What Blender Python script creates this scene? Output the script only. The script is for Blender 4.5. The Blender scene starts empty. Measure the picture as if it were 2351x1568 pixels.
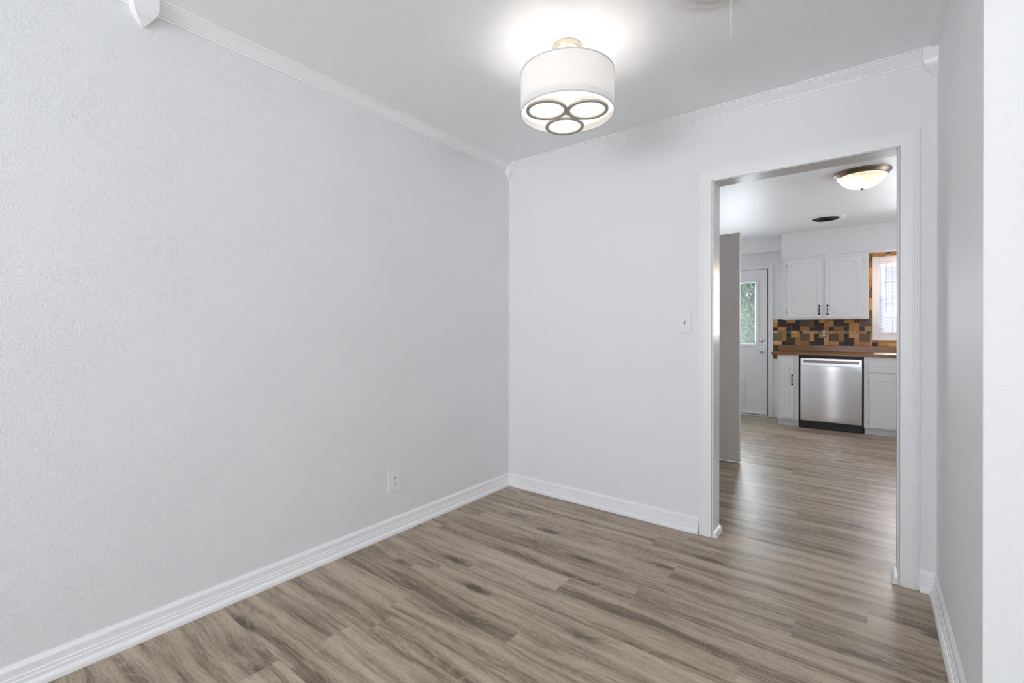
import bpy, bmesh, math, random
from mathutils import Vector, Matrix
C = bpy.context.scene
COL = C.collection
PI = math.pi
rnd = random.Random(7)

# ------------------------------------------------------------------ camera
cam_d = bpy.data.cameras.new('camera'); cam = bpy.data.objects.new('camera', cam_d); COL.objects.link(cam)
cam_d.sensor_width = 36.0; cam_d.lens = 1072.23 / 2351 * 36.0
cam_d.shift_x = 0.0; cam_d.shift_y = -(784 - 760.49) / 2351
cam_d.clip_start = 0.02; cam_d.clip_end = 200
cam.location = (2.2003, -2.8154, 1.1731)
YAW = 0.6563
cam.rotation_euler = (Matrix.Rotation(YAW, 3, 'Z') @ Matrix.Rotation(PI/2, 3, 'X') @ Matrix.Rotation(0.0013, 3, 'Z')).to_euler()
C.camera = cam

# ------------------------------------------------------------------ colour management
C.view_settings.view_transform = 'Standard'; C.view_settings.look = 'None'
C.view_settings.gamma = 1.0; C.view_settings.use_curve_mapping = False
C.view_settings.exposure = 0.04
C.cycles.max_bounces = 14; C.cycles.diffuse_bounces = 8; C.cycles.glossy_bounces = 4
C.cycles.transparent_max_bounces = 16; C.cycles.sample_clamp_indirect = 6.0

# ------------------------------------------------------------------ world: soft bright overcast sky
w = bpy.data.worlds.new('sky'); C.world = w; w.use_nodes = True
wn = w.node_tree; wn.nodes.clear()
wo = wn.nodes.new('ShaderNodeOutputWorld'); wb = wn.nodes.new('ShaderNodeBackground')
wt = wn.nodes.new('ShaderNodeTexCoord'); ws = wn.nodes.new('ShaderNodeSeparateXYZ'); wr = wn.nodes.new('ShaderNodeValToRGB')
wn.links.new(wt.outputs['Generated'], ws.inputs[0]); wn.links.new(ws.outputs['Z'], wr.inputs[0])
wr.color_ramp.elements[0].position = 0.0; wr.color_ramp.elements[0].color = (0.86, 0.90, 1.0, 1)
wr.color_ramp.elements[1].position = 0.6; wr.color_ramp.elements[1].color = (0.55, 0.72, 1.0, 1)
wn.links.new(wr.outputs[0], wb.inputs[0]); wb.inputs[1].default_value = 1.0
wn.links.new(wb.outputs[0], wo.inputs[0])

# ------------------------------------------------------------------ daylight through the windows
def area(name, loc, direction, sx, sy, power, color=(1, 1, 1)):
    l = bpy.data.lights.new(name, 'AREA'); l.shape = 'RECTANGLE'; l.size = sx; l.size_y = sy
    l.energy = power; l.color = color
    o = bpy.data.objects.new(name, l); COL.objects.link(o); o.location = loc
    o.rotation_euler = Vector(direction).to_track_quat('-Z', 'Y').to_euler()
    return o
UP = 2.0       # added upward tilt of the window lamps, set to brighten the ceiling
area('daylight_rear_window', (1.30, -6.62, 1.35), (0, 1, UP), 1.9, 1.6, 150, (0.885, 0.94, 1.0))
area('daylight_rear_window', (4.30, -6.62, 1.35), (0, 1, UP), 1.9, 1.6, 62, (0.885, 0.94, 1.0))
area('daylight_side_window', (6.32, -3.60, 1.35), (-1, 0, UP), 2.2, 1.6, 66, (0.90, 0.945, 1.0))
area('daylight_kitchen_side', (4.12, 2.40, 1.45), (-1, 0, UP), 1.3, 1.2, 30, (0.90, 0.94, 1.0))
area('daylight_sink_window', (2.68, 4.66, 1.57), (0, -1, 0.1), 0.75, 0.8, 50, (0.93, 0.96, 1.0))
area('daylight_door_window', (0.605, 4.60, 1.43), (0, -1, 0.1), 0.55, 0.8, 34, (0.85, 0.93, 1.0))

# ------------------------------------------------------------------ materials
def mat(name, base=(0.8, 0.8, 0.8), rough=0.5, metal=0.0, spec=0.5):
    m = bpy.data.materials.new(name); m.use_nodes = True
    p = m.node_tree.nodes['Principled BSDF']
    p.inputs['Base Color'].default_value = (*base, 1); p.inputs['Roughness'].default_value = rough
    p.inputs['Metallic'].default_value = metal; p.inputs['Specular IOR Level'].default_value = spec
    return m
def N(m, t, **k):
    n = m.node_tree.nodes.new(t)
    for a, b in k.items(): setattr(n, a, b)
    return n
def L(m, a, b): m.node_tree.links.new(a, b)
def P(m): return m.node_tree.nodes['Principled BSDF']
def noise(m, vec, scale, detail=2, rough=0.5, dist=0.0):
    n = N(m, 'ShaderNodeTexNoise'); n.inputs['Scale'].default_value = scale
    n.inputs['Detail'].default_value = detail; n.inputs['Roughness'].default_value = rough
    n.inputs['Distortion'].default_value = dist
    if vec is not None: L(m, vec, n.inputs['Vector'])
    return n.outputs['Fac']
def mapping(m, src, sc=(1, 1, 1), loc=(0, 0, 0)):
    n = N(m, 'ShaderNodeMapping'); n.inputs['Scale'].default_value = sc; n.inputs['Location'].default_value = loc
    L(m, src, n.inputs['Vector']); return n.outputs[0]
def math_(m, op, a, b=None, c=None, clamp=False):
    n = N(m, 'ShaderNodeMath', operation=op, use_clamp=clamp)
    for i, x in enumerate((a, b, c)):
        if x is None: continue
        if isinstance(x, (int, float)): n.inputs[i].default_value = x
        else: L(m, x, n.inputs[i])
    return n.outputs[0]
def ramp(m, fac, stops):
    n = N(m, 'ShaderNodeValToRGB'); cr = n.color_ramp
    while len(cr.elements) < len(stops): cr.elements.new(0.5)
    for e, (p, c) in zip(cr.elements, stops):
        e.position = p; e.color = (*c, 1) if len(c) == 3 else c
    L(m, fac, n.inputs[0]); return n.outputs[0]
def mixc(m, fac, a, b, mode='MIX'):
    n = N(m, 'ShaderNodeMix', data_type='RGBA', blend_type=mode)
    for i, x in ((0, fac), (6, a), (7, b)):
        if isinstance(x, (int, float)): n.inputs[i].default_value = x
        elif isinstance(x, tuple): n.inputs[i].default_value = (*x, 1)
        else: L(m, x, n.inputs[i])
    return n.outputs[2]
def bump(m, height, strength, dist=0.002):
    b = N(m, 'ShaderNodeBump'); b.inputs['Strength'].default_value = strength; b.inputs['Distance'].default_value = dist
    L(m, height, b.inputs['Height']); L(m, b.outputs[0], P(m).inputs['Normal']); return b
def pos(m): return N(m, 'ShaderNodeNewGeometry').outputs['Position']
def objc(m): return N(m, 'ShaderNodeTexCoord').outputs['Object']

def plaster(name, base, rough, strength, dist, sc=1.0, spec=0.3):
    m = mat(name, base, rough, spec=spec)
    v = pos(m)
    a = noise(m, v, 95 * sc, 3, 0.6, 0.55)
    b = noise(m, v, 230 * sc, 2, 0.5)
    big = noise(m, v, 3.0, 2)
    ridge = math_(m, 'ABSOLUTE', math_(m, 'SUBTRACT', a, 0.5))
    ridge = math_(m, 'SUBTRACT', 1.0, math_(m, 'MULTIPLY', ridge, 5.0), clamp=True)
    h = math_(m, 'ADD', math_(m, 'MULTIPLY', ridge, 0.7), math_(m, 'MULTIPLY', b, 0.5))
    h = math_(m, 'MULTIPLY', h, math_(m, 'ADD', 0.55, big))
    bump(m, h, strength, dist)
    return m
M = {}
M['wall_left'] = plaster('textured_white_wall_paint', (0.815, 0.824, 0.834), 0.55, 0.66, 0.0022)
M['wall'] = plaster('smooth_white_wall_paint', (0.835, 0.838, 0.85), 0.6, 0.10, 0.001)
M['wall_ext'] = plaster('textured_white_wall_paint_near', (0.835, 0.838, 0.85), 0.55, 0.30, 0.0018)
M['ceiling'] = plaster('textured_ceiling_paint', (0.925, 0.938, 0.955), 0.6, 0.32, 0.002, 0.8)
M['kitchen_ceiling'] = plaster('glossy_kitchen_ceiling_paint', (0.85, 0.85, 0.855), 0.40, 0.5, 0.003, 0.55, 0.5)
M['kitchen_wall'] = plaster('kitchen_wall_paint', (0.82, 0.825, 0.835), 0.5, 0.12, 0.001)
def gloss_paint(name, base, rough=0.28, strength=0.08):
    m = mat(name, base, rough, spec=0.45)
    bump(m, noise(m, pos(m), 28, 3), strength, 0.001); return m
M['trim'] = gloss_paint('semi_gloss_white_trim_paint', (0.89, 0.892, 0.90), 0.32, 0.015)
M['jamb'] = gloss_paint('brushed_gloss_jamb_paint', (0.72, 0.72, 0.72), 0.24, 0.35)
M['cabinet'] = gloss_paint('white_cabinet_paint', (0.83, 0.83, 0.842), 0.35, 0.06)
M['edoor'] = gloss_paint('white_exterior_door_paint', (0.82, 0.825, 0.845), 0.38, 0.04)
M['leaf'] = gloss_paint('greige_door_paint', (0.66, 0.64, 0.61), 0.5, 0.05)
M['plastic'] = mat('white_plastic', (0.82, 0.82, 0.83), 0.32)
M['dark_hole'] = mat('dark_slot', (0.015, 0.015, 0.015), 0.7)
M['shadow_gap'] = mat('dark_caulk', (0.05, 0.045, 0.04), 0.9)
M['nickel'] = mat('brushed_champagne_nickel', (0.80, 0.70, 0.57), 0.32, 1.0)
M['chrome'] = mat('satin_chrome', (0.72, 0.72, 0.72), 0.18, 1.0)
M['bronze'] = mat('brushed_bronze', (0.27, 0.225, 0.18), 0.35, 1.0)
M['ring'] = mat('dull_pewter_ring', (0.42, 0.385, 0.35), 0.5, 0.4)
M['iron'] = mat('black_iron', (0.03, 0.03, 0.032), 0.45, 0.6)
M['vinyl'] = mat('white_window_vinyl', (0.86, 0.86, 0.90), 0.35)
M['blackplastic'] = mat('black_plastic', (0.01, 0.01, 0.01), 0.4)
M['concrete_toe'] = gloss_paint('painted_toe_kick', (0.66, 0.66, 0.69), 0.6, 0.5)

# stainless steel with horizontal brushing
m = mat('brushed_stainless_steel', (0.70, 0.70, 0.72), 0.30, 1.0); M['steel'] = m
v = objc(m)
g = noise(m, mapping(m, v, (3, 3, 420)), 1.0, 3)
L(m, ramp(m, g, [(0.3, (0.80, 0.81, 0.84)), (0.7, (0.90, 0.91, 0.94))]), P(m).inputs['Base Color'])
bump(m, g, 0.05, 0.0004)
L(m, math_(m, 'ADD', 0.24, math_(m, 'MULTIPLY', noise(m, mapping(m, v, (2, 2, 9)), 1.0, 2), 0.18)), P(m).inputs['Roughness'])

# brown speckled laminate
m = mat('brown_speckled_laminate', (0.25, 0.12, 0.06), 0.24, spec=0.6); M['laminate'] = m
v = pos(m)
a = noise(m, v, 160, 4, 0.7); b = noise(m, v, 12, 3)
c1 = ramp(m, a, [(0.32, (0.055, 0.020, 0.007)), (0.48, (0.22, 0.088, 0.027)), (0.60, (0.35, 0.155, 0.052)), (0.74, (0.52, 0.29, 0.13))])
L(m, mixc(m, math_(m, 'MULTIPLY', b, 0.35), c1, (0.17, 0.08, 0.035)), P(m).inputs['Base Color'])

def stone(name, c0, c1, c2, rough=0.45, sc=14):
    m = mat(name, c1, rough)
    v = pos(m)
    a = noise(m, mapping(m, v, (1, 1, 1.7)), sc, 5, 0.65, 1.5)
    r = N(m, 'ShaderNodeAttribute', attribute_name='tile_tone').outputs['Fac']
    f = math_(m, 'ADD', math_(m, 'MULTIPLY', a, 0.75), math_(m, 'MULTIPLY', math_(m, 'SUBTRACT', r, 0.5), 0.35))
    L(m, ramp(m, f, [(0.2, c0), (0.42, c1), (0.65, c2)]), P(m).inputs['Base Color'])
    bump(m, a, 0.3, 0.002); return m
M['tan'] = stone('honey_travertine', (0.36, 0.16, 0.045), (0.62, 0.31, 0.095), (0.76, 0.46, 0.20))
M['gold'] = stone('golden_brown_slate', (0.14, 0.065, 0.018), (0.42, 0.20, 0.045), (0.58, 0.30, 0.08))
M['cream'] = stone('cream_travertine', (0.46, 0.25, 0.10), (0.66, 0.42, 0.22), (0.78, 0.56, 0.33))
M['dark'] = stone('dark_brown_slate', (0.016, 0.009, 0.004), (0.045, 0.025, 0.011), (0.13, 0.080, 0.032))
M['black'] = stone('black_slate', (0.010, 0.008, 0.007), (0.022, 0.018, 0.015), (0.055, 0.045, 0.035))
M['slate'] = stone('grey_green_slate', (0.10, 0.07, 0.035), (0.17, 0.13, 0.075), (0.27, 0.21, 0.13))
M['grout'] = mat('tan_grout', (0.36, 0.24, 0.13), 0.9)

# wood plank floor -------------------------------------------------
m = mat('greige_oak_vinyl_plank', (0.3, 0.25, 0.2), 0.34, spec=0.45); M['floor'] = m
uv = N(m, 'ShaderNodeAttribute', attribute_name='plank').outputs['Vector']   # x along (m), y across (m), z random id
sx = N(m, 'ShaderNodeSeparateXYZ'); L(m, uv, sx.inputs[0])
cx = N(m, 'ShaderNodeCombineXYZ'); L(m, sx.outputs[0], cx.inputs[0]); L(m, sx.outputs[1], cx.inputs[1])
L(m, math_(m, 'MULTIPLY', sx.outputs[2], 61.0), cx.inputs[2])
v = cx.outputs[0]
pidv = math_(m, 'MULTIPLY', sx.outputs[2], 61.0)
wob = noise(m, mapping(m, v, (1.3, 4.5, 1)), 1.0, 2)
wob2 = noise(m, mapping(m, v, (5.0, 22.0, 1)), 1.0, 2)
# knots: sparse elongated eyes that also bend the grain round them
vo = N(m, 'ShaderNodeTexVoronoi'); vo.inputs['Scale'].default_value = 1.0; vo.inputs['Randomness'].default_value = 1.0
kd = noise(m, mapping(m, v, (30, 60, 1)), 1.0, 3)
kx = N(m, 'ShaderNodeVectorMath', operation='ADD'); L(m, mapping(m, v, (1.7, 6.5, 1)), kx.inputs[0])
kk = N(m, 'ShaderNodeCombineXYZ'); L(m, math_(m, 'MULTIPLY', kd, 0.22), kk.inputs[0]); L(m, math_(m, 'MULTIPLY', kd, 0.30), kk.inputs[1])
L(m, kk.outputs[0], kx.inputs[1]); L(m, kx.outputs[0], vo.inputs['Vector'])
kdist = vo.outputs['Distance']
knear = ramp(m, kdist, [(0.0, (1, 1, 1)), (0.42, (0, 0, 0))])
wsum = math_(m, 'ADD', math_(m, 'MULTIPLY', math_(m, 'SUBTRACT', wob, 0.5), 0.10), math_(m, 'MULTIPLY', math_(m, 'SUBTRACT', wob2, 0.5), 0.018))
ywarp = math_(m, 'ADD', math_(m, 'ADD', sx.outputs[1], wsum), math_(m, 'MULTIPLY', knear, 0.016))
cv = N(m, 'ShaderNodeCombineXYZ'); L(m, sx.outputs[0], cv.inputs[0]); L(m, ywarp, cv.inputs[1]); L(m, pidv, cv.inputs[2]); vv = cv.outputs[0]
bands = noise(m, mapping(m, vv, (0.85, 19, 1)), 1.0, 2, 0.5)
mid = noise(m, mapping(m, vv, (3.0, 70, 1)), 1.0, 4, 0.65)
fine = noise(m, mapping(m, vv, (11, 260, 1)), 1.0, 4, 0.75)
pores = noise(m, mapping(m, vv, (20, 420, 1)), 1.0, 3, 0.7)
fleck = noise(m, mapping(m, v, (45, 150, 1)), 1.0, 3, 0.7)
blot = noise(m, mapping(m, v, (4, 9, 1)), 1.0, 3, 0.6)
tone = math_(m, 'MULTIPLY', math_(m, 'SUBTRACT', sx.outputs[2], 0.5), 0.07)
f = math_(m, 'ADD', math_(m, 'MULTIPLY', bands, 0.50), math_(m, 'MULTIPLY', mid, 0.30))
f = math_(m, 'ADD', f, math_(m, 'MULTIPLY', fine, 0.34))
f = math_(m, 'ADD', f, math_(m, 'MULTIPLY', blot, 0.14))
f = math_(m, 'ADD', f, math_(m, 'MULTIPLY', fleck, 0.16))
f = math_(m, 'ADD', f, tone)
f = math_(m, 'SUBTRACT', f, 0.214)
colr = ramp(m, f, [(0.35, (0.130, 0.092, 0.059)), (0.425, (0.225, 0.168, 0.114)), (0.49, (0.352, 0.276, 0.198)), (0.57, (0.465, 0.374, 0.278)), (0.70, (0.60, 0.50, 0.385))])
# cathedral growth rings drawn by pale lines in the darker parts of planks
ring = math_(m, 'SINE', math_(m, 'MULTIPLY', noise(m, mapping(m, vv, (0.9, 8.0, 1)), 1.0, 1, 0.3), 170.0))
ringm = math_(m, 'MULTIPLY', math_(m, 'SUBTRACT', ring, 0.62), 2.6, clamp=True)
dmask = ramp(m, bands, [(0.38, (1, 1, 1)), (0.50, (0, 0, 0))])
colr = mixc(m, math_(m, 'MULTIPLY', math_(m, 'MULTIPLY', ringm, dmask), 0.38), colr, (0.46, 0.39, 0.31))
ringd = math_(m, 'MULTIPLY', math_(m, 'SUBTRACT', math_(m, 'MULTIPLY', ring, -1.0), 0.55), 2.2, clamp=True)
colr = mixc(m, math_(m, 'MULTIPLY', math_(m, 'MULTIPLY', ringd, dmask), 0.30), colr, (0.11, 0.082, 0.058))
pm = ramp(m, pores, [(0.30, (1, 1, 1)), (0.44, (0, 0, 0))])
colr = mixc(m, math_(m, 'MULTIPLY', pm, 0.55), colr, (0.12, 0.092, 0.066))
# long dark cracks leaving the knots, then the knots
tail = noise(m, mapping(m, vv, (0.7, 34, 1), (7.3, 1.1, 3.0)), 1.0, 1, 0.5)
tm = ramp(m, tail, [(0.16, (1, 1, 1)), (0.27, (0, 0, 0))])
colr = mixc(m, math_(m, 'MULTIPLY', tm, 0.55), colr, (0.115, 0.085, 0.058))
kn = ramp(m, kdist, [(0.07, (1, 1, 1)), (0.17, (0, 0, 0))])
kn2 = ramp(m, kdist, [(0.10, (1, 1, 1)), (0.30, (0, 0, 0))])
colr = mixc(m, math_(m, 'MULTIPLY', kn2, 0.35), colr, (0.17, 0.128, 0.09))
colr = mixc(m, math_(m, 'MULTIPLY', kn, 0.85), colr, (0.07, 0.05, 0.035))
# seams
e1 = math_(m, 'MINIMUM', sx.outputs[1], math_(m, 'SUBTRACT', 0.14, sx.outputs[1]))
e2 = N(m, 'ShaderNodeAttribute', attribute_name='plank_end').outputs['Fac']
seam = math_(m, 'SUBTRACT', 1.0, math_(m, 'DIVIDE', e1, 0.0016), clamp=True)
seam2 = math_(m, 'SUBTRACT', 1.0, math_(m, 'DIVIDE', e2, 0.0022), clamp=True)
sm = math_(m, 'MAXIMUM', seam, seam2)
colr = mixc(m, math_(m, 'MULTIPLY', sm, 0.30), colr, (0.10, 0.078, 0.058))
L(m, colr, P(m).inputs['Base Color'])
L(m, math_(m, 'ADD', 0.28, math_(m, 'MULTIPLY', fine, 0.16)), P(m).inputs['Roughness'])
hh = math_(m, 'SUBTRACT', math_(m, 'ADD', fine, pores), math_(m, 'MULTIPLY', sm, 1.5))
bump(m, hh, 0.16, 0.0006)

# fabric shade: lets the bulbs glow through
def translucent(name, base, rough=0.8, frac=0.5, weave=0.0):
    m = bpy.data.materials.new(name); m.use_nodes = True; nt = m.node_tree; nt.nodes.clear()
    o = nt.nodes.new('ShaderNodeOutputMaterial'); mx = nt.nodes.new('ShaderNodeMixShader'); mx.inputs[0].default_value = frac
    d = nt.nodes.new('ShaderNodeBsdfDiffuse'); t = nt.nodes.new('ShaderNodeBsdfTranslucent')
    d.inputs[0].default_value = (*base, 1); t.inputs[0].default_value = (*base, 1)
    nt.links.new(d.outputs[0], mx.inputs[1]); nt.links.new(t.outputs[0], mx.inputs[2]); nt.links.new(mx.outputs[0], o.inputs[0])
    return m
M['shade'] = translucent('white_linen_shade', (0.86, 0.838, 0.81), frac=0.08)
M['opal'] = translucent('opal_diffuser', (0.96, 0.95, 0.93), frac=0.88)
M['frost'] = translucent('frosted_alabaster_glass', (0.95, 0.91, 0.83), frac=0.7)
fm = M['frost']; fn_ = noise(fm, pos(fm), 9, 4, 0.6, 1.5); fc = ramp(fm, fn_, [(0.35, (0.80, 0.70, 0.55)), (0.6, (0.96, 0.93, 0.87))])
for n_ in list(fm.node_tree.nodes):
    if n_.type in ('BSDF_DIFFUSE', 'BSDF_TRANSLUCENT'): fm.node_tree.links.new(fc, n_.inputs[0])
def emit(name, col, st):
    m = bpy.data.materials.new(name); m.use_nodes = True; nt = m.node_tree; nt.nodes.clear()
    o = nt.nodes.new('ShaderNodeOutputMaterial'); e = nt.nodes.new('ShaderNodeEmission')
    e.inputs[0].default_value = (*col, 1); e.inputs[1].default_value = st; nt.links.new(e.outputs[0], o.inputs[0]); return m
M['bulb'] = emit('lit_bulb', (1.0, 0.95, 0.90), 52.0)
M['warm_bulb'] = emit('lit_warm_bulb', (1.0, 0.87, 0.70), 90.0)
m = mat('clear_glass', (1, 1, 1), 0.0); nt = m.node_tree; nt.nodes.remove(P(m))
tr = N(m, 'ShaderNodeBsdfTransparent'); gl = N(m, 'ShaderNodeBsdfGlossy'); gl.inputs['Roughness'].default_value = 0.02
mx = N(m, 'ShaderNodeMixShader'); mx.inputs[0].default_value = 0.06
L(m, tr.outputs[0], mx.inputs[1]); L(m, gl.outputs[0], mx.inputs[2]); L(m, mx.outputs[0], nt.nodes['Material Output'].inputs[0]); M['glass'] = m
# foliage
m = mat('green_foliage', (0.1, 0.25, 0.06), 0.55); M['leafy'] = m
rr = N(m, 'ShaderNodeNewGeometry').outputs['Random Per Island']
L(m, ramp(m, rr, [(0.0, (0.07, 0.22, 0.06)), (0.5, (0.24, 0.48, 0.16)), (1.0, (0.60, 0.78, 0.40))]), P(m).inputs['Base Color'])
M['bark'] = mat('bark', (0.13, 0.10, 0.07), 0.9)
m = mat('lawn', (0.16, 0.28, 0.08), 0.9); M['lawn'] = m
L(m, ramp(m, noise(m, pos(m), 6, 4), [(0.3, (0.10, 0.20, 0.05)), (0.7, (0.25, 0.36, 0.13))]), P(m).inputs['Base Color'])
m = mat('pale_lap_siding', (0.75, 0.76, 0.82), 0.6); M['siding'] = m
M['roof'] = mat('grey_roof_shingle', (0.28, 0.30, 0.34), 0.8)

# ------------------------------------------------------------------ mesh helpers (world coordinates in, object origin subtracted)
class MB:
    def __init__(s): s.v = []; s.f = []; s.m = []; s.smooth = []
    def add(s, vs, fs, mi=0, smooth=False):
        b = len(s.v); s.v += [tuple(x) for x in vs]
        for q in fs: s.f.append(tuple(b + i for i in q)); s.m.append(mi); s.smooth.append(smooth)
        return s
    def box(s, x0, x1, y0, y1, z0, z1, mi=0):
        vs = [(x, y, z) for z in (z0, z1) for y in (y0, y1) for x in (x0, x1)]
        return s.add(vs, [(0, 2, 3, 1), (4, 5, 7, 6), (0, 1, 5, 4), (2, 6, 7, 3), (0, 4, 6, 2), (1, 3, 7, 5)], mi)
    def bbox(s, x0, x1, y0, y1, z0, z1, r=0.002, mi=0):
        """box with chamfered edges"""
        bm = bmesh.new(); bmesh.ops.create_cube(bm, size=1)
        for q in bm.verts: q.co = Vector(((x0+x1)/2 + q.co.x*(x1-x0), (y0+y1)/2 + q.co.y*(y1-y0), (z0+z1)/2 + q.co.z*(z1-z0)))
        bmesh.ops.bevel(bm, geom=bm.edges[:], offset=r, segments=2, affect='EDGES', profile=0.6)
        bm.verts.index_update(); s.add([q.co[:] for q in bm.verts], [[q.index for q in f.verts] for f in bm.faces], mi); bm.free(); return s
    def sweep(s, prof, a, b, out, up=(0, 0, 1), mi=0, ea=0.0, eb=0.0, smooth=False):
        """profile [(o,u)] swept from a to b; o goes along out, u along up; ea/eb: mitre factors per unit o"""
        a, b, out, up = map(Vector, (a, b, out, up)); d = (b - a).normalized(); n = len(prof)
        vs = [a + out*o + up*u + d*(o*ea) for o, u in prof] + [b + out*o + up*u + d*(o*eb) for o, u in prof]
        fs = [(i, (i+1) % n, n + (i+1) % n, n + i) for i in range(n)] + [tuple(range(n))[::-1], tuple(range(n, 2*n))]
        return s.add(vs, fs, mi, smooth)
    def lathe(s, prof, c, seg=48, mi=0, axis='Z', closed=False, smooth=True):
        """profile [(r,h)]"""
        c = Vector(c); vs = []; n = len(prof)
        for k in range(seg):
            t = 2*PI*k/seg; ct, st = math.cos(t), math.sin(t)
            for r, h in prof:
                q = {'Z': (r*ct, r*st, h), 'Y': (r*ct, h, r*st), 'X': (h, r*ct, r*st)}[axis]
                vs.append(c + Vector(q))
        fs = []
        rng = range(n) if closed else range(n-1)
        for k in range(seg):
            k2 = (k+1) % seg
            for i in rng:
                j = (i+1) % n; fs.append((k*n+i, k2*n+i, k2*n+j, k*n+j))
        return s.add(vs, fs, mi, smooth)
    def tube(s, pts, r, seg=10, mi=0):
        pts = [Vector(p) for p in pts]; vs = []; fs = []
        for i, p in enumerate(pts):
            d = (pts[min(i+1, len(pts)-1)] - pts[max(i-1, 0)]).normalized()
            u = d.orthogonal().normalized() if i == 0 else (u - d*u.dot(d)).normalized()
            w_ = d.cross(u); rr_ = r[i] if isinstance(r, (list, tuple)) else r
            vs += [p + (u*math.cos(2*PI*k/seg) + w_*math.sin(2*PI*k/seg))*rr_ for k in range(seg)]
        for i in range(len(pts)-1):
            for k in range(seg):
                k2 = (k+1) % seg; fs.append((i*seg+k, i*seg+k2, (i+1)*seg+k2, (i+1)*seg+k))
        fs += [tuple(range(seg))[::-1], tuple(range((len(pts)-1)*seg, len(pts)*seg))]
        return s.add(vs, fs, mi, True)
    def loops(s, outlines, mi=0, cap_last=False):
        """bridge a list of equal-length 3D closed loops"""
        n = len(outlines[0]); vs = [p for o in outlines for p in o]; fs = []
        for k in range(len(outlines)-1):
            for i in range(n):
                j = (i+1) % n; fs.append((k*n+i, k*n+j, (k+1)*n+j, (k+1)*n+i))
        if cap_last: fs.append(tuple(range((len(outlines)-1)*n, len(outlines)*n)))
        return s.add(vs, fs, mi)
    def build(s, name, mats, parent=None, origin=None, struct=False, **props):
        o0 = Vector(origin) if origin is not None else (Vector(parent['_o']) if parent is not None else Vector((0, 0, 0)))
        me = bpy.data.meshes.new(name); me.from_pydata([tuple(Vector(q) - o0) for q in s.v], [], s.f)
        for mm in (mats if isinstance(mats, (list, tuple)) else [mats]): me.materials.append(mm)
        me.polygons.foreach_set('material_index', s.m); me.polygons.foreach_set('use_smooth', s.smooth)
        bm = bmesh.new(); bm.from_mesh(me); bmesh.ops.recalc_face_normals(bm, faces=bm.faces[:]); bm.to_mesh(me); bm.free()
        me.update()
        o = bpy.data.objects.new(name, me); COL.objects.link(o)
        if parent is not None:
            o.parent = parent; o['_o'] = tuple(parent['_o'])
            if origin is not None: o.location = o0 - Vector(parent['_o']); o['_o'] = tuple(o0)
        else: o.location = o0; o['_o'] = tuple(o0)
        if struct: o['kind'] = 'structure'
        for k, q in props.items(): o[k] = q
        return o
def thing(name, loc, label=None, category=None, group=None, struct=False):
    o = bpy.data.objects.new(name, None); COL.objects.link(o); o.location = loc; o['_o'] = tuple(loc)
    o.empty_display_size = 0.05
    if label: o['label'] = label
    if category: o['category'] = category
    if group: o['group'] = group
    if struct: o['kind'] = 'structure'
    return o
def S(): return dict(struct=True)

H = 2.44; W = 2.4317; KW = 4.47          # ceiling height, nook width, kitchen back wall
XR, YR = 6.2, -6.5                       # living area beyond the camera
KX = 4.0                                 # kitchen width
DX0, DX1, DZ = 1.485, 2.297, 2.03        # cased opening
# ------------------------------------------------------------------ floor of planks
PW, PL = 0.14, 1.215
known = {-1.30: 0.50, -1.44: 1.112, -0.60: 1.43, -0.74: 1.955, -0.46: 0.973, -0.18: 1.375, -2.00: 0.60}
def make_floor():
    vs, fs, at, en = [], [], [], []
    y = -1.30 - 38*PW
    while y < KW + 0.1:
        off = None
        for k, x in known.items():
            if abs(k - y) < 0.02: off = x
        if off is None: off = rnd.random()*PL
        x = off - PL*4
        while x < XR + 0.1:
            x1 = x + PL
            if x1 > -0.1:
                a, b = max(x, -0.1), min(x1, XR + 0.1); pid = rnd.random()
                i = len(vs); vs += [(a, y, 0), (b, y, 0), (b, y+PW, 0), (a, y+PW, 0)]; fs.append((i, i+1, i+2, i+3))
                at += [(a-x, 0, pid), (b-x, 0, pid), (b-x, PW, pid), (a-x, PW, pid)]
                en += [(a-x), (b-x), (b-x), (a-x)]
            x = x1
        y += PW
    me = bpy.data.meshes.new('floor'); me.from_pydata(vs, [], fs); me.materials.append(M['floor'])
    A = me.attributes.new('plank', 'FLOAT_VECTOR', 'POINT')
    A.data.foreach_set('vector', [q for t in at for q in t])
    B_ = me.attributes.new('plank_end', 'FLOAT', 'POINT'); B_.data.foreach_set('value', en)
    o = bpy.data.objects.new('floor', me); COL.objects.link(o); o['kind'] = 'structure'
make_floor()

# ------------------------------------------------------------------ shell
def wall_x(name, m_, x0, x1, y0, y1, z0, z1, holes=()):
    """wall with its plane along X (thickness y0..y1); holes (a,b,za,zb)"""
    b = MB(); xs = x0
    for a, c, za, zb in sorted(holes):
        b.box(xs, a, y0, y1, z0, z1)
        if za > z0: b.box(a, c, y0, y1, z0, za)
        if zb < z1: b.box(a, c, y0, y1, zb, z1)
        xs = c
    b.box(xs, x1, y0, y1, z0, z1)
    return b.build(name, m_, struct=True)
def wall_y(name, m_, x0, x1, y0, y1, z0, z1, holes=()):
    b = MB(); ys = y0
    for a, c, za, zb in sorted(holes):
        b.box(x0, x1, ys, a, z0, z1)
        if za > z0: b.box(x0, x1, a, c, z0, za)
        if zb < z1: b.box(x0, x1, a, c, zb, z1)
        ys = c
    b.box(x0, x1, ys, y1, z0, z1)
    return b.build(name, m_, struct=True)
wall_y('wall_left', M['wall_left'], -0.12, 0, YR, 0, 0, H, [(-5.4, -3.6, 0.55, 2.15)])
wall_x('wall_back', M['wall'], -0.12, KX + 0.12, 0, 0.112, 0, H, [(DX0, DX1, 0, DZ)])
b = MB(); b.box(W, XR + 0.12, -1.091, 0, 0, H); b.build('wall_right', [M['wall_ext']], struct=True)
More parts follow.
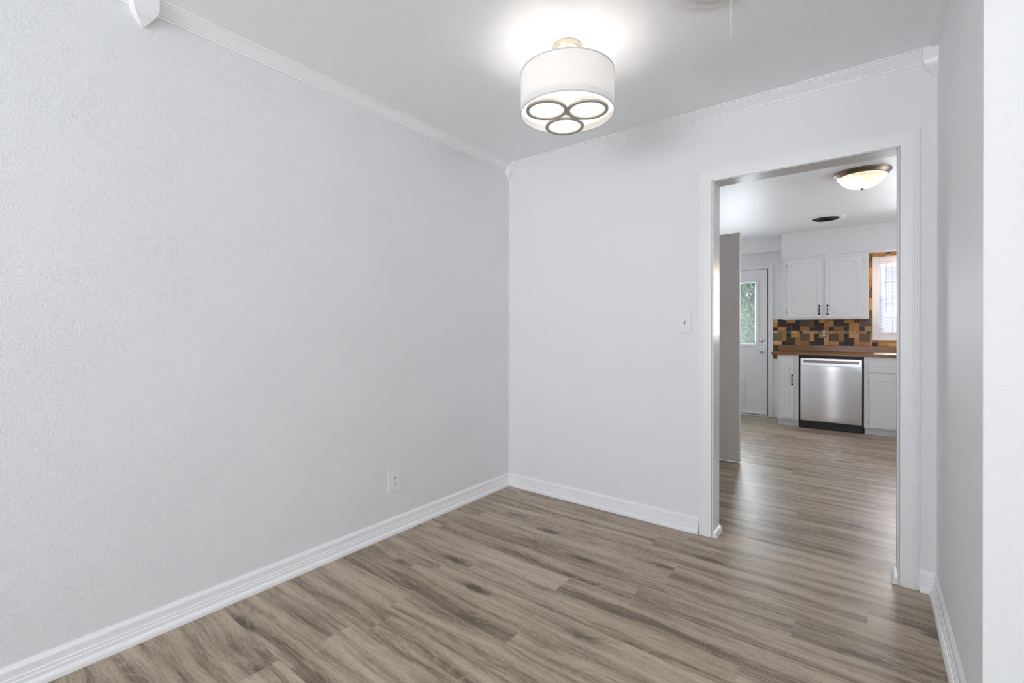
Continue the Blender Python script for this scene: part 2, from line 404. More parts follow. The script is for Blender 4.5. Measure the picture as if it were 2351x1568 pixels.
wall_x('wall_rear', M['wall'], -0.12, XR + 0.12, YR - 0.12, YR, 0, H, [(0.35, 2.25, 0.55, 2.15), (3.35, 5.25, 0.55, 2.15)])
wall_y('wall_living', M['wall'], XR, XR + 0.12, YR, -1.091, 0, H, [(-4.7, -2.5, 0.55, 2.15)])
MB().box(-0.12, XR + 0.12, YR - 0.12, 0.05, H, H + 0.1).build('ceiling', M['ceiling'], struct=True)
MB().box(-0.12, KX + 0.12, 0.05, KW + 0.12, H, H + 0.1).build('ceiling', M['kitchen_ceiling'], struct=True)
wall_x('wall_kitchen_back', M['kitchen_wall'], -0.12, KX + 0.12, KW, KW + 0.12, 0, H, [(0.15, 1.06, 0, 2.04), (2.274, 3.086, 1.135, 2.025)])
wall_y('wall_kitchen_left', M['kitchen_wall'], -0.12, 0, 0.112, KW, 0, H)
wall_y('wall_kitchen_right', M['kitchen_wall'], KX, KX + 0.12, 0.112, KW, 0, H, [(1.75, 3.05, 0.85, 2.05)])
# closet block that carries the open door leaf
wall_x('wall_closet', M['kitchen_wall'], 0, 0.44, 1.70, 2.55, 0, H)
# header over the exterior door and soffit over the wall cabinets
MB().box(0, 1.27, 4.30, KW, 2.254, H).build('trim_header', M['kitchen_wall'], struct=True)
b = MB(); b.box(1.27, KX, 4.15, KW, 2.137, H); b.build('trim_soffit', M['kitchen_wall'], struct=True)
sp = [(0, 0), (0.010, 0), (0.013, 0.004), (0.013, 0.010), (0.008, 0.013), (0.008, 0.017), (0.012, 0.020), (0.012, 0.028), (0, 0.030)]
MB().sweep(sp, (1.27, 4.15, 2.118), (KX, 4.15, 2.118), (0, -1, 0)).sweep([(0, 0), (0.012, 0), (0.012, 0.02), (0, 0.02)], (1.282, 4.15, 2.127), (1.282, 4.45, 2.127), (-1, 0, 0)).build('trim_soffit_moulding', M['cabinet'], struct=True)

# rear / side / kitchen-side windows behind the camera (simple sashes with panes)
def plain_window(name, axis, c0, c1, z0, z1, p, depth):
    t = thing(name, ((c0+c1)/2, p, z0) if axis == 'x' else (p, (c0+c1)/2, z0), struct=True)
    f = MB(); g_ = MB(); k = 0.05; mid_ = (z0+z1)/2; cm = (c0+c1)/2
    def bx_(b_, a, c, za, zb, d0, d1):
        if axis == 'x': b_.box(a, c, p+d0, p+d1, za, zb)
        else: b_.box(p+d0, p+d1, a, c, za, zb)
    s_ = 1 if depth > 0 else -1; D = sorted((0.02*s_, 0.08*s_)); G = sorted((0.048*s_, 0.052*s_))
    for a, c, za, zb in ((c0, c0+k, z0, z1), (c1-k, c1, z0, z1), (c0+k, c1-k, z0, z0+k), (c0+k, c1-k, z1-k, z1), (c0+k, c1-k, mid_-0.02, mid_+0.02), (cm-0.025, cm+0.025, z0+k, mid_-0.02), (cm-0.025, cm+0.025, mid_+0.02, z1-k)):
        bx_(f, a, c, za, zb, *D)
    bx_(g_, c0+k, c1-k, z0+k, z1-k, *G)
    f.build('window_frame', M['vinyl'], t); g_.build('pane', M['glass'], t)
plain_window('window_2', 'x', 0.35, 2.25, 0.55, 2.15, YR, -1)
plain_window('window_3', 'x', 3.35, 5.25, 0.55, 2.15, YR, -1)
plain_window('window_4', 'y', -4.7, -2.5, 0.55, 2.15, XR, 1)
plain_window('window_6_added_for_light', 'y', -5.4, -3.6, 0.55, 2.15, 0.0, -1)  # unseen left-wall window, added as fill for the walls facing it
plain_window('window_5', 'y', 1.75, 3.05, 0.85, 2.05, KX, 1)

# ------------------------------------------------------------------ crown moulding, corner blocks, baseboards, casings
CR = [(0, -0.052), (0.006, -0.052), (0.0075, -0.044), (0.0135, -0.042), (0.0135, -0.037), (0.0175, -0.0345), (0.0235, -0.028), (0.031, -0.020),
      (0.037, -0.0145), (0.040, -0.013), (0.040, -0.0075), (0.048, -0.006), (0.048, 0), (0, 0)]
MB().sweep(CR, (0, -2.23, H), (0, -0.03, H), (1, 0, 0)).build('trim_crown_left', M['trim'], struct=True)
MB().sweep(CR, (0, YR, H), (0, -2.30, H), (1, 0, 0)).build('trim_crown_left', M['trim'], struct=True)
MB().sweep(CR, (0.03, 0, H), (W - 0.035, 0, H), (0, -1, 0)).build('trim_crown_back', M['trim'], struct=True)
def tapered_block(name, cx_, cy_, out, hw, d, drop, levels):
    """crown divider block: rectangular plan (half width hw, depth d) tapering to a point on the wall in moulded steps"""
    o = Vector(out); t_ = Vector((-o.y, o.x, 0)); lp = []
    for z, s_ in levels:
        lp.append([Vector((cx_, cy_, H)) + t_*(a*hw*s_) + o*(q*d*s_) + Vector((0, 0, z*drop)) for a, q in ((-1, 0), (-1, 1), (1, 1), (1, 0))])
    MB().loops(lp, cap_last=True).build(name, M['trim'], struct=True)
LV = [(0, 1), (-0.50, 1), (-0.53, 0.95), (-0.56, 0.95), (-0.60, 0.90), (-0.70, 0.74), (-0.78, 0.56), (-0.82, 0.42), (-0.845, 0.42), (-0.865, 0.36), (-0.885, 0.36), (-0.905, 0.28), (-0.93, 0.28), (-1.0, 0.03)]
tapered_block('trim_crown_block', 0.0, -2.267, (1, 0, 0), 0.040, 0.056, 0.115, LV)
# room corner blocks (diamond in plan so that an edge shows)
def corner_block(name, cx_, cy_, sx_, d, drop, levels):
    lp = []
    for z, s_ in levels:
        lp.append([(cx_, cy_, H+z*drop), (cx_, cy_ - d*s_, H+z*drop), (cx_ + sx_*d*s_*0.9, cy_ - d*s_*0.9, H+z*drop), (cx_ + sx_*d*s_, cy_, H+z*drop)])
    MB().loops(lp, cap_last=True).build(name, M['trim'], struct=True)
corner_block('trim_corner_block', 0, 0, 1, 0.048, 0.118, [(0, 1), (-0.1, 1), (-0.5, 0.98), (-0.62, 0.90), (-0.75, 0.66), (-0.88, 0.36), (-1, 0.02)])
corner_block('trim_corner_block', W, 0, -1, 0.058, 0.125, [(0, 0.95), (-0.05, 1), (-0.40, 1), (-0.45, 0.95), (-0.60, 0.86), (-0.72, 0.68), (-0.78, 0.50), (-0.82, 0.50), (-0.85, 0.40), (-0.90, 0.34), (-1, 0.1)])
MB().box(W - 0.024, W, -1.09, -0.058, H - 0.010, H).build('trim_ceiling_strip', M['trim'], struct=True)

BS = [(0, 0.0), (0.0265, 0.0), (0.0265, 0.008), (0.0255, 0.0145), (0.0225, 0.0205), (0.0180, 0.0250), (0.0155, 0.0262), (0.0155, 0.0400), (0.0125, 0.0428),
      (0.0125, 0.0530), (0.0095, 0.0558), (0.0095, 0.0790), (0.0085, 0.0820), (0.0050, 0.0885), (0.0025, 0.0942), (0, 0.0942)]
MB().sweep(BS, (0, YR, 0), (0, -0.0, 0), (1, 0, 0), eb=-1).build('baseboard_left', M['trim'], struct=True)
MB().sweep(BS, (0, 0, 0), (1.405, 0, 0), (0, -1, 0), ea=1).build('baseboard_back', M['trim'], struct=True)
MB().sweep(BS, (2.3735, 0, 0), (W, 0, 0), (0, -1, 0), eb=-1).build('baseboard_back', M['trim'], struct=True)
b = MB(); b.sweep(BS, (W, -1.091, 0), (W, 0, 0), (-1, 0, 0), ea=-1, eb=-1); b.sweep(BS, (W, -1.091, 0), (XR, -1.091, 0), (0, -1, 0), ea=-1)
b.build('baseboard_right', M['trim'], struct=True)
# cased opening: casing (front and kitchen side), jambs, head
CS = [(0, 0), (0, 0.007), (0.0035, 0.0100), (0.0085, 0.0100), (0.0110, 0.0125), (0.0180, 0.0125), (0.0210, 0.0150), (0.0300, 0.0158), (0.0620, 0.0150), (0.0680, 0.0140), (0.0700, 0.0110), (0.0700, 0)]   # (inwards from outer edge, out)
def casing(name, m_, xo0, xo1, zt, y, sgn, wd=0.07, z0=0.0):
    b_ = MB(); n = len(CS); sc_ = wd/0.07
    L1 = []; 
    pts = [((xo0, z0), (1, 0)), ((xo0, zt), (1, -1)), ((xo1, zt), (-1, -1)), ((xo1, z0), (-1, 0))]
    for (px, pz), (dx, dz) in pts:
        L1.append([(px + dx*i*sc_, y + sgn*o, pz + dz*i*sc_) for i, o in CS])
    vs = [q for l_ in L1 for q in l_]; fs = []
    for k in range(3):
        for i in range(n): j = (i+1) % n; fs.append((k*n+i, k*n+j, (k+1)*n+j, (k+1)*n+i))
    fs += [tuple(range(n)), tuple(range(3*n, 4*n))[::-1]]
    b_.add(vs, fs); return b_.build(name, m_, struct=True)
casing('trim_opening_casing', M['trim'], 1.4075, 2.3735, 2.1020, 0, -1)
casing('trim_opening_casing', M['trim'], 1.4075, 2.3735, 2.1020, 0.112, 1)
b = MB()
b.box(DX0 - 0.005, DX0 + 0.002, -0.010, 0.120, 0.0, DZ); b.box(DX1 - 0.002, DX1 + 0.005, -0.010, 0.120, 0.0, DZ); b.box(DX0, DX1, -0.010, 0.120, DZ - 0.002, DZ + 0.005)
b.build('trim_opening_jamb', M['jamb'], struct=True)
QS = [(0, 0), (0.019, 0), (0.019, 0.008), (0.0175, 0.016), (0.014, 0.023), (0.009, 0.0285), (0.004, 0.032), (0, 0.034)]
MB().sweep(QS, (DX0 + 0.002, -0.010, 0), (DX0 + 0.002, 0.119, 0), (1, 0, 0)).build('baseboard_opening_left', M['trim'], struct=True)
MB().sweep(QS, (DX1 - 0.002, -0.010, 0), (DX1 - 0.002, 0.119, 0), (-1, 0, 0)).build('baseboard_opening_right', M['trim'], struct=True)

# ------------------------------------------------------------------ wall plates in the nook
def disc(cx_, cz, r, y, n=24, flat=None):
    pts = []
    for k in range(n):
        t = 2*PI*k/n; z = r*math.sin(t)
        if flat: z = max(-flat, min(flat, z))
        pts.append((cx_ + r*math.cos(t), y, cz + z))
    return pts
def outlet(name, label, center, axis, w_, h_, mats, group=None, cat='outlet', slot=True):
    """built facing -Y at the origin, then turned"""
    t = thing(name, center, label, cat); t['_o'] = (0, 0, 0)
    MB().bbox(-w_/2, w_/2, -0.006, 0, -h_/2, h_/2, 0.0028).build('wall_plate', mats[0], t)
    for s_ in (1, -1):
        b_ = MB(); cz = s_*0.0195
        r0 = [Vector(q) for q in disc(0, cz, 0.0165, -0.0058, 28, 0.0135)]
        r1 = [q + Vector((0, -0.0016, 0)) for q in r0]; r2 = [Vector((q.x*0.93, q.y - 0.0004, cz + (q.z-cz)*0.93)) for q in r1]
        b_.loops([r0, r1, r2], cap_last=True)
        rc = b_.build('receptacle', mats[1], t)
        s2 = MB(); s2.box(-0.0078, -0.0056, -0.0082, -0.0076, cz - 0.001, cz + 0.0085); s2.box(0.0056, 0.0078, -0.0082, -0.0076, cz, cz + 0.0075)
        s2.lathe([(0, -0.0083), (0.0030, -0.0083), (0.0030, -0.0070)], (0, 0, cz - 0.0078), 14, axis='Y')
        s2.build('slots', M['dark_hole'], rc)
    MB().lathe([(0, -0.0075), (0.0028, -0.0072), (0.0034, -0.0058)], (0, 0, 0), 14, axis='Y').build('screw', mats[0], t)
    t.rotation_euler = (0, 0, axis); return t
outlet('wall_outlet', 'white duplex electrical outlet low on the textured left wall above the baseboard', (0, -1.080, 0.309), PI/2, 0.092, 0.133, (M['plastic'], M['plastic']))
t = thing('light_switch', (1.3235, 0, 1.2275), 'white single toggle light switch plate beside the cased kitchen opening', 'light switch')
MB().bbox(1.284, 1.363, -0.006, 0, 1.165, 1.290, 0.0028).build('wall_plate', M['plastic'], t)
MB().box(1.3185, 1.3285, -0.0068, -0.0055, 1.2155, 1.2395).build('slot', mat('grey_slot', (0.35, 0.35, 0.36), 0.6), t)
MB().add([(1.3200, -0.0065, 1.2290), (1.3270, -0.0065, 1.2290), (1.3270, -0.0065, 1.2375), (1.3200, -0.0065, 1.2375), (1.3208, -0.017, 1.2350), (1.3262, -0.017, 1.2350), (1.3262, -0.016, 1.2400), (1.3208, -0.016, 1.2400)],
         [(0, 3, 2, 1), (4, 5, 6, 7), (0, 1, 5, 4), (1, 2, 6, 5), (2, 3, 7, 6), (3, 0, 4, 7)]).build('toggle', M['plastic'], t)
for z in (1.2580, 1.1970):
    MB().lathe([(0, -0.0075), (0.0024, -0.0070), (0.0030, -0.0058)], (1.3235, 0, z), 12, axis='Y').build('screw', M['plastic'], t)

# ------------------------------------------------------------------ nook drum light
LX, LY = 1.125, -1.020
t = thing('drum_ceiling_light', (LX, LY, H), 'white fabric drum semi-flush ceiling light with three ringed glass discs, lit', 'ceiling light')
MB().lathe([(0, 0), (0.065, 0), (0.066, -0.003), (0.066, -0.027), (0.064, -0.030), (0.0, -0.030)], (LX, LY, H), 64).build('canopy', M['nickel'], t)
b = MB(); b.lathe([(0.010, -0.030), (0.010, -0.19)], (LX, LY, H), 20)
for k in range(3):
    a = k*2*PI/3 + 0.5; b.tube([(LX, LY, 2.30), (LX + 0.19*math.cos(a), LY + 0.19*math.sin(a), 2.300), (LX + 0.2035*math.cos(a), LY + 0.2035*math.sin(a), 2.306)], 0.003, 8)
st = b.build('stem', M['nickel'], t)
sh = MB().lathe([(0.2055, 2.1400), (0.2055, 2.3120)], (LX, LY, 0), 128).build('lamp_shade', M['shade'], t)
M['piping'] = mat('shade_binding', (0.66, 0.68, 0.69), 0.8)
for z0, z1 in ((2.1385, 2.1450), (2.3085, 2.3145)):
    MB().lathe([(0.2040, z0), (0.2068, z0), (0.2072, (z0+z1)/2), (0.2068, z1), (0.2040, z1)], (LX, LY, 0), 128, closed=True).build('binding', M['piping'], sh)
MB().lathe([(0, 2.1660), (0.196, 2.1660), (0.199, 2.1675), (0.2035, 2.1700)], (LX, LY, 0), 96).build('diffuser', M['opal'], t)
MB().lathe([(0.006, 2.20), (0.009, 2.150), (0.009, 2.140), (0.006, 2.1355), (0.0, 2.1350)], (LX, LY, 0), 20).build('finial', M['nickel'], t)
for (dx, dy) in ((1.0735, -1.1060), (1.2170, -1.0020), (1.0520, -0.9200)):
    dg = MB().lathe([(0, 2.1400), (0.077, 2.1415), (0.081, 2.1450), (0.081, 2.1600)], (dx, dy, 0), 64).build('glass_disc', M['opal'], t)
    MB().lathe([(0.0765, 2.1350), (0.0900, 2.1350), (0.0905, 2.1370), (0.0905, 2.1430), (0.0765, 2.1430)], (dx, dy, 0), 72, closed=True).build('ring', M['ring'], dg)
    MB().lathe([(0, 2.262), (0.012, 2.260), (0.022, 2.245), (0.022, 2.232), (0.012, 2.216), (0, 2.212)][::-1], (dx, dy, 0), 24).build('bulb', M['bulb'], t)

# ------------------------------------------------------------------ round ceiling vents
def round_vent(loc, R_, label, slots_dark, chain_len, chain_off, cord):
    x, y, z = loc
    t = thing('ceiling_vent', loc, label, 'ceiling vent')
    MB().lathe([(R_, 0), (R_, -0.004), (R_*0.97, -0.008), (R_*0.80, -0.010), (R_*0.74, -0.006), (R_*0.70, -0.001)], (x, y, z), 72).build('vent_rim', M['plastic'], t)
    MB().lathe([(0, -0.0006), (R_*0.72, -0.0006)], (x, y, z), 48).build('vent_throat', M['dark_hole'] if slots_dark else M['grey_in'], t)
    b_ = MB()
    for k in range(4):
        r_ = R_*(0.66 - 0.155*k)
        b_.lathe([(r_, -0.004), (r_*0.86, -0.018), (r_*0.84, -0.018), (r_*0.97, -0.004)] if not slots_dark else [(r_, -0.002), (r_ - 0.007, -0.010), (r_ - 0.009, -0.010), (r_ - 0.004, -0.002)], (x, y, z), 60, closed=True)
    b_.build('louvre', M['iron'] if slots_dark else M['plastic'], t)
    if not slots_dark:
        MB().lathe([(R_*0.64, -0.003), (R_*0.645, -0.016), (R_*0.60, -0.021), (0, -0.022)], (x, y, z), 60).build('damper_plate', M['plastic'], t)
    cx_, cy_ = x + chain_off[0], y + chain_off[1]
    b_ = MB()
    if cord: b_.tube([(cx_, cy_, z - 0.008), (cx_, cy_, z - chain_len)], 0.0012, 6); b_.lathe([(0, 0.008), (0.003, 0.003), (0.003, -0.006), (0, -0.009)], (cx_, cy_, z - chain_len), 10)
    else:
        n = int(chain_len/0.0070)
        for k in range(n):
            zz = z - 0.022 - k*0.0070
            if zz < z - chain_len: break
            b_.lathe([(0, 0.0028), (0.0019, 0.0019), (0.0028, 0), (0.0019, -0.0019), (0, -0.0028)], (cx_, cy_, zz), 8)
        b_.tube([(cx_, cy_, z - 0.01), (cx_, cy_, z - chain_len)], 0.0008, 5)
    b_.build('pull_cord' if cord else 'pull_chain', M['iron'] if cord else M['plastic'], t)
M['grey_in'] = mat('grey_duct', (0.40, 0.40, 0.41), 0.7)
round_vent((1.770, -1.055, H), 0.180, 'round white ceiling vent of the nook with a beaded pull chain', False, 0.222, (0.035, 0.02), False)
round_vent((1.792, 3.475, H), 0.182, 'round kitchen ceiling vent with dark louvres and thin pull cord', True, 0.255, (0.0, -0.09), True)

# ------------------------------------------------------------------ kitchen ceiling light
kx_, ky_ = 2.138, 1.835
t = thing('flush_ceiling_light', (kx_, ky_, H), 'bronze rimmed kitchen ceiling light with lit frosted glass bowl', 'ceiling light')
MB().lathe([(0.0, 0), (0.187, 0), (0.190, -0.004), (0.186, -0.010), (0.180, -0.012), (0.178, -0.018), (0.172, -0.020), (0.170, -0.028), (0.163, -0.030), (0.160, -0.036), (0.150, -0.038), (0.150, -0.030)], (kx_, ky_, H), 96).build('rim', M['bronze'], t)
gb = MB().lathe([(0.158, -0.034), (0.162, -0.040), (0.155, -0.046), (0.148, -0.052), (0.136, -0.072), (0.112, -0.094), (0.080, -0.112), (0.040, -0.122), (0.0, -0.125)], (kx_, ky_, H), 96).build('glass_bowl', M['frost'], t)
MB().lathe([(0, -0.120), (0.012, -0.123), (0.015, -0.128), (0.010, -0.133), (0.006, -0.138), (0.0, -0.140)], (kx_, ky_, H), 24).build('finial', M['bronze'], gb)
for s_ in (-1, 1):
    bx_, by_ = kx_ + s_*0.066*0.85, ky_ + s_*0.066*0.4
    MB().lathe([(0, -0.055), (0.014, -0.058), (0.020, -0.070), (0.014, -0.082), (0, -0.085)], (bx_, by_, H), 20).build('bulb', M['warm_bulb'], t)

# ------------------------------------------------------------------ door leaf standing open in the kitchen
t = thing('door_2', (0.52, 1.72, 0.012), struct=True)
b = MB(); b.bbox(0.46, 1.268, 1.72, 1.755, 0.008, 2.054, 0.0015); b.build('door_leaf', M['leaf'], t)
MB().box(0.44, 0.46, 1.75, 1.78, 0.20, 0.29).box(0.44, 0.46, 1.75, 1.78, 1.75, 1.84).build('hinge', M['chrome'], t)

# ------------------------------------------------------------------ exterior door
Y0 = 4.45
t = thing('door_1', (0.605, Y0, 0.0), struct=True)
b = MB()
for x0, x1, z0, z1 in ((0.155, 0.285, 0.035, 2.036), (0.925, 1.055, 0.035, 2.036), (0.285, 0.925, 0.035, 0.985), (0.285, 0.925, 1.883, 2.036)): b.box(x0, x1, Y0, Y0 + 0.044, z0, z1)
slab = b.build('door_slab', M['edoor'], t)
def rect_loop(x0, x1, z0, z1, y): return [(x0, y, z0), (x1, y, z0), (x1, y, z1), (x0, y, z1)]
def frame_loops(x0, x1, z0, z1, steps):
    return [rect_loop(x0+i, x1-i, z0+i, z1-i, y) for i, y in steps]
lf = MB().loops(frame_loops(0.256, 0.954, 0.957, 1.911, [(0, Y0), (0.002, Y0-0.010), (0.012, Y0-0.014), (0.020, Y0-0.010), (0.034, Y0-0.010), (0.042, Y0-0.002), (0.051, Y0+0.012), (0.051, Y0+0.030)])).build('lite_frame', M['edoor'], t)
MB().box(0.290, 0.920, Y0 + 0.012, Y0 + 0.014, 0.99, 1.878).box(0.290, 0.920, Y0 + 0.034, Y0 + 0.036, 0.99, 1.878).build('pane', M['glass'], t)
b = MB(); z = 1.022
while z < 1.855:
    b.add([(0.309, Y0+0.0205, z), (0.901, Y0+0.0205, z), (0.901, Y0+0.0275, z+0.0006), (0.309, Y0+0.0275, z+0.0006), (0.309, Y0+0.0205, z+0.0006), (0.901, Y0+0.0205, z+0.0006), (0.901, Y0+0.0275, z+0.0012), (0.309, Y0+0.0275, z+0.0012)],
          [(0, 1, 2, 3), (4, 7, 6, 5), (0, 4, 5, 1), (3, 2, 6, 7)]); z += 0.0150
b.box(0.309, 0.901, Y0+0.018, Y0+0.030, 1.010, 1.020)
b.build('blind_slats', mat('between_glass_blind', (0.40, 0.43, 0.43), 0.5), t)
for nm, z, key in (('deadbolt', 1.055, False), ('door_knob', 0.900, True)):
    if key: pr = [(0.033, 0), (0.033, -0.004), (0.028, -0.008), (0.014, -0.012), (0.012, -0.028), (0.020, -0.036), (0.027, -0.046), (0.028, -0.054), (0.024, -0.062), (0.012, -0.066), (0, -0.067)]
    else: pr = [(0.032, 0), (0.032, -0.005), (0.028, -0.012), (0.022, -0.014), (0.020, -0.016), (0, -0.017)]
    k = MB().lathe(pr, (0.993, Y0, z), 40, axis='Y').build(nm, M['chrome'], t)
    if key: MB().lathe([(0, -0.0685), (0.009, -0.068), (0.010, -0.065)], (0.993, Y0, z), 20, axis='Y').build('keyhole', M['iron'], k)
    else: MB().bbox(0.988, 0.998, Y0 - 0.034, Y0 - 0.015, z - 0.014, z + 0.014, 0.003).build('thumb_turn', M['chrome'], k)
pf = MB().loops(frame_loops(0.429, 0.781, 0.122, 0.530, [(0, Y0), (0.002, Y0-0.008), (0.014, Y0-0.012), (0.030, Y0-0.010), (0.035, Y0-0.002)])).build('pet_door_frame', M['edoor'], t)
MB().bbox(0.466, 0.744, Y0-0.0035, Y0-0.001, 0.159, 0.493, 0.001).build('pet_door_flap', M['edoor'], pf)
sp2 = [(0, 0), (0.030, 0), (0.030, 0.006), (0.012, 0.012), (0.010, 0.034), (0, 0.036)]
MB().sweep(sp2, (0.155, Y0, 0.028), (1.055, Y0, 0.028), (0, -1, 0)).build('door_sweep', M['edoor'], t)
MB().sweep([(0, 0), (0.075, 0), (0.070, 0.010), (0.050, 0.020), (0, 0.022)], (0.15, Y0+0.045, 0.0), (1.06, Y0+0.045, 0.0), (0, -1, 0)).build('threshold', M['concrete_toe'], t)
# frame of the exterior door; dark weather gap on its latch side
MB().box(1.0552, 1.0640, Y0 + 0.018, Y0 + 0.024, 0.02, 2.045).box(0.15, 1.06, Y0+0.018, Y0+0.024, 2.0365, 2.045).build('weather_strip', M['dark_hole'], t)
b = MB()
b.sweep([(0, 0), (0, 0.018), (0.004, 0.022), (0.055, 0.020), (0.0625, 0.016), (0.0625, 0)], (1.0645, KW, 0.0), (1.0645, KW, 2.1035), (1, 0, 0), (0, -1, 0))
b.sweep([(0, 0), (0, 0.018), (0.004, 0.022), (0.055, 0.020), (0.0625, 0.016), (0.0625, 0)], (0.1455, KW, 0.0), (0.1455, KW, 2.1035), (-1, 0, 0), (0, -1, 0))
b.sweep([(0, 0), (0, 0.018), (0.004, 0.022), (0.055, 0.020), (0.0625, 0.016), (0.0625, 0)], (0.1455, KW, 2.041), (1.0645, KW, 2.041), (0, 0, 1), (0, -1, 0))
b.build('trim_exterior_door_casing', M['edoor'], struct=True)
# wainscot strip between door casing and cabinet, below the tile
MB().box(1.129, 1.256, KW - 0.010, KW, 0, 0.795).sweep([(0, 0), (0.020, 0), (0.020, 0.012), (0.012, 0.018), (0, 0.018)], (1.129, KW-0.001, 0.780), (1.256, KW-0.001, 0.780), (0, -1, 0)).build('trim_wainscot', M['cabinet'], struct=True)

# ------------------------------------------------------------------ tile backsplash (surface pattern: one object)
def backsplash():
    b_ = MB(); U = 0.0528; X0 = 1.1275; zt = 1.3390
    T = {'T': 1, 'G': 2, 'C': 3, 'D': 4, 'K': 5, 'S': 6}
    zr = [zt - U*i for i in range(4)]; zr += [zr[3] - 0.0300]; zr += [zr[4] - U*i for i in range(1, 6)]   # row tops: 0,1,2,strip(3),4,5,6...
    rows = zr
    tones = []
    def tile(c0, c1, r0, r1, k, xa=None, xb=None):
        xa = X0 + c0*U if xa is None else xa; xb = X0 + c1*U if xb is None else xb
        z1, z0 = rows[r0], rows[r1]; g_ = 0.0014
        n0 = len(b_.v)
        y_ = KW - 0.010 - rnd.random()*0.0008
        b_.box(xa+g_, xb-g_, y_, KW-0.004, z0+g_, z1-g_, T[k]); tones.extend([rnd.random()]*(len(b_.v)-n0))
    def grout(x0, x1, z0, z1):
        n0 = len(b_.v); b_.box(x0, x1, KW-0.0085, KW-0.0002, z0, z1, 0); tones.extend([0.5]*(len(b_.v)-n0))
    grout(X0, 2.2060, 0.985, zt); grout(2.2060, KX, 0.985, 1.069)
    # rows index: 0,1,2 halves; 3 strip; 4,5,6 halves
    A = [(0,1,0,2,'T'),(1,3,0,2,'D'),(3,5,0,1,'T'),(5,6,0,1,'K'),(6,8,0,2,'S'),(8,9,0,2,'G'),(9,10,0,1,'K'),(10,11,0,1,'T'),(11,12,0,3,'T'),(12,13,0,2,'T'),(13,15,0,2,'D'),(15,17,0,1,'T'),(17,18,0,1,'K'),(18,20,0,2,'S'),(20,21,0,1,'S'),
         (3,4,1,2,'K'),(4,6,1,3,'D'),(9,11,1,3,'D'),(15,16,1,2,'K'),(16,18,1,3,'G'),(20,21,1,2,'S'),
         (0,1,2,3,'K'),(1,3,2,3,'T'),(3,4,2,3,'K'),(6,8,2,3,'T'),(8,9,2,3,'K'),(12,13,2,3,'K'),(13,15,2,3,'G'),(15,16,2,3,'K'),(18,19,2,3,'K'),(19,21,2,3,'C'),
         (0,1,3,4,'C'),(1,3,3,4,'G'),(3,4,3,4,'S'),(4,5.2,3,4,'C'),(5.2,5.9,3,4,'G'),(5.9,6.5,3,4,'K'),(6.5,8,3,4,'C'),(8,9.9,3,4,'T'),(9.9,10.5,3,4,'S'),(10.5,12,3,4,'T'),(12,13.2,3,4,'T'),(13.2,15.4,3,4,'G'),(15.4,16,3,4,'S'),(16,17.3,3,4,'C'),(17.3,19.4,3,4,'T'),(19.4,20,3,4,'K'),(20,21,3,4,'T'),
         (0,2,4,6,'S'),(2,3,4,6,'T'),(3,4,4,5,'K'),(4,6,4,5,'T'),(3,5,5,7,'D'),(5,6,5,7,'G'),(6,8,4,6,'S'),(8,9,4,6,'T'),(9,10,4,5,'K'),(10,11,4,5,'T'),(9,11,5,7,'D'),(11,12,4,7,'T'),(12,14,4,6,'S'),(14,15,4,6,'G'),(15,16,4,5,'K'),(16,18,4,5,'T'),
         (15,17,5,7,'D'),(17,18,5,7,'T'),(18,20,4,6,'S'),(20,21,4,7,'T'),
         (0,2,6,7,'T'),(2,3,6,7,'K'),(6,8,6,7,'G'),(8,9,6,7,'K'),(12,14,6,7,'T'),(14,15,6,7,'K'),(18,20,6,7,'T')]
    for c0, c1, r0, r1, k in A:
        if c1 <= 20: tile(c0, c1, r0, r1, k)
        elif c0 < 20.3: tile(c0, c1, r0, r1, k, xb=min(X0+c1*U, 2.2040))
    # row 6 under the window
    x = X0 + 20.45*U; rows2 = [1.0345, 0.985]
    k = 0
    seq = ['K', 'T', 'T', 'K', 'T', 'G', 'K', 'G', 'T']
    xx = 2.2060
    while xx < KX:
        kk_ = seq[k % len(seq)]; wdt = U if kk_ == 'K' else 2*U; k += 1
        x1 = min(xx+wdt, KX); n0 = len(b_.v)
        b_.box(xx+0.0014, x1-0.0014, KW-0.0102, KW-0.004, 0.987, 1.0345, T[kk_]); b_.box(xx+0.0014, x1-0.0014, KW-0.0102, KW-0.004, 1.0373, 1.0680, T['T' if k % 3 else 'G'])
        tones.extend([rnd.random()]*(len(b_.v)-n0)); xx = x1
    def finish(b_, tones, name, **kw):
        o = b_.build(name, [M['grout'], M['tan'], M['gold'], M['cream'], M['dark'], M['black'], M['slate']], **kw)
        a_ = o.data.attributes.new('tile_tone', 'FLOAT', 'POINT'); a_.data.foreach_set('value', tones)
    finish(b_, tones, 'tile_backsplash', label='tan, brown and black stone tile backsplash behind the brown kitchen counter', category='backsplash')
    b_ = MB(); tones = []
    for x0, x1, z0, z1 in ((2.1735, 2.2060, zt, 2.1365), (2.2060, 3.155, 2.092, 2.1365)):
        n0 = len(b_.v); b_.box(x0, x1, KW-0.0085, KW-0.0002, z0, z1, 0); tones.extend([0.5]*(len(b_.v)-n0))
    # strip up the left side of the window
    z = zt + 0.002; k = 0
    while z < 2.135:
        hh_ = 0.030 if k % 4 == 3 else 0.100 + 0.05*(k % 2); z1 = min(z+hh_, 2.136); n0 = len(b_.v)
        if k % 4 == 3: b_.box(2.1750, 2.1890, KW-0.010, KW-0.004, z, z1-0.002, T['T']); b_.box(2.1905, 2.2050, KW-0.010, KW-0.004, z, z1-0.002, T['K'])
        else: b_.box(2.1750, 2.2050, KW-0.010, KW-0.004, z, z1-0.002, T['T' if k % 2 else 'G'])
        tones.extend([rnd.random()]*(len(b_.v)-n0)); z = z1; k += 1
    # strip above the window
    x = 2.2060; k = 0
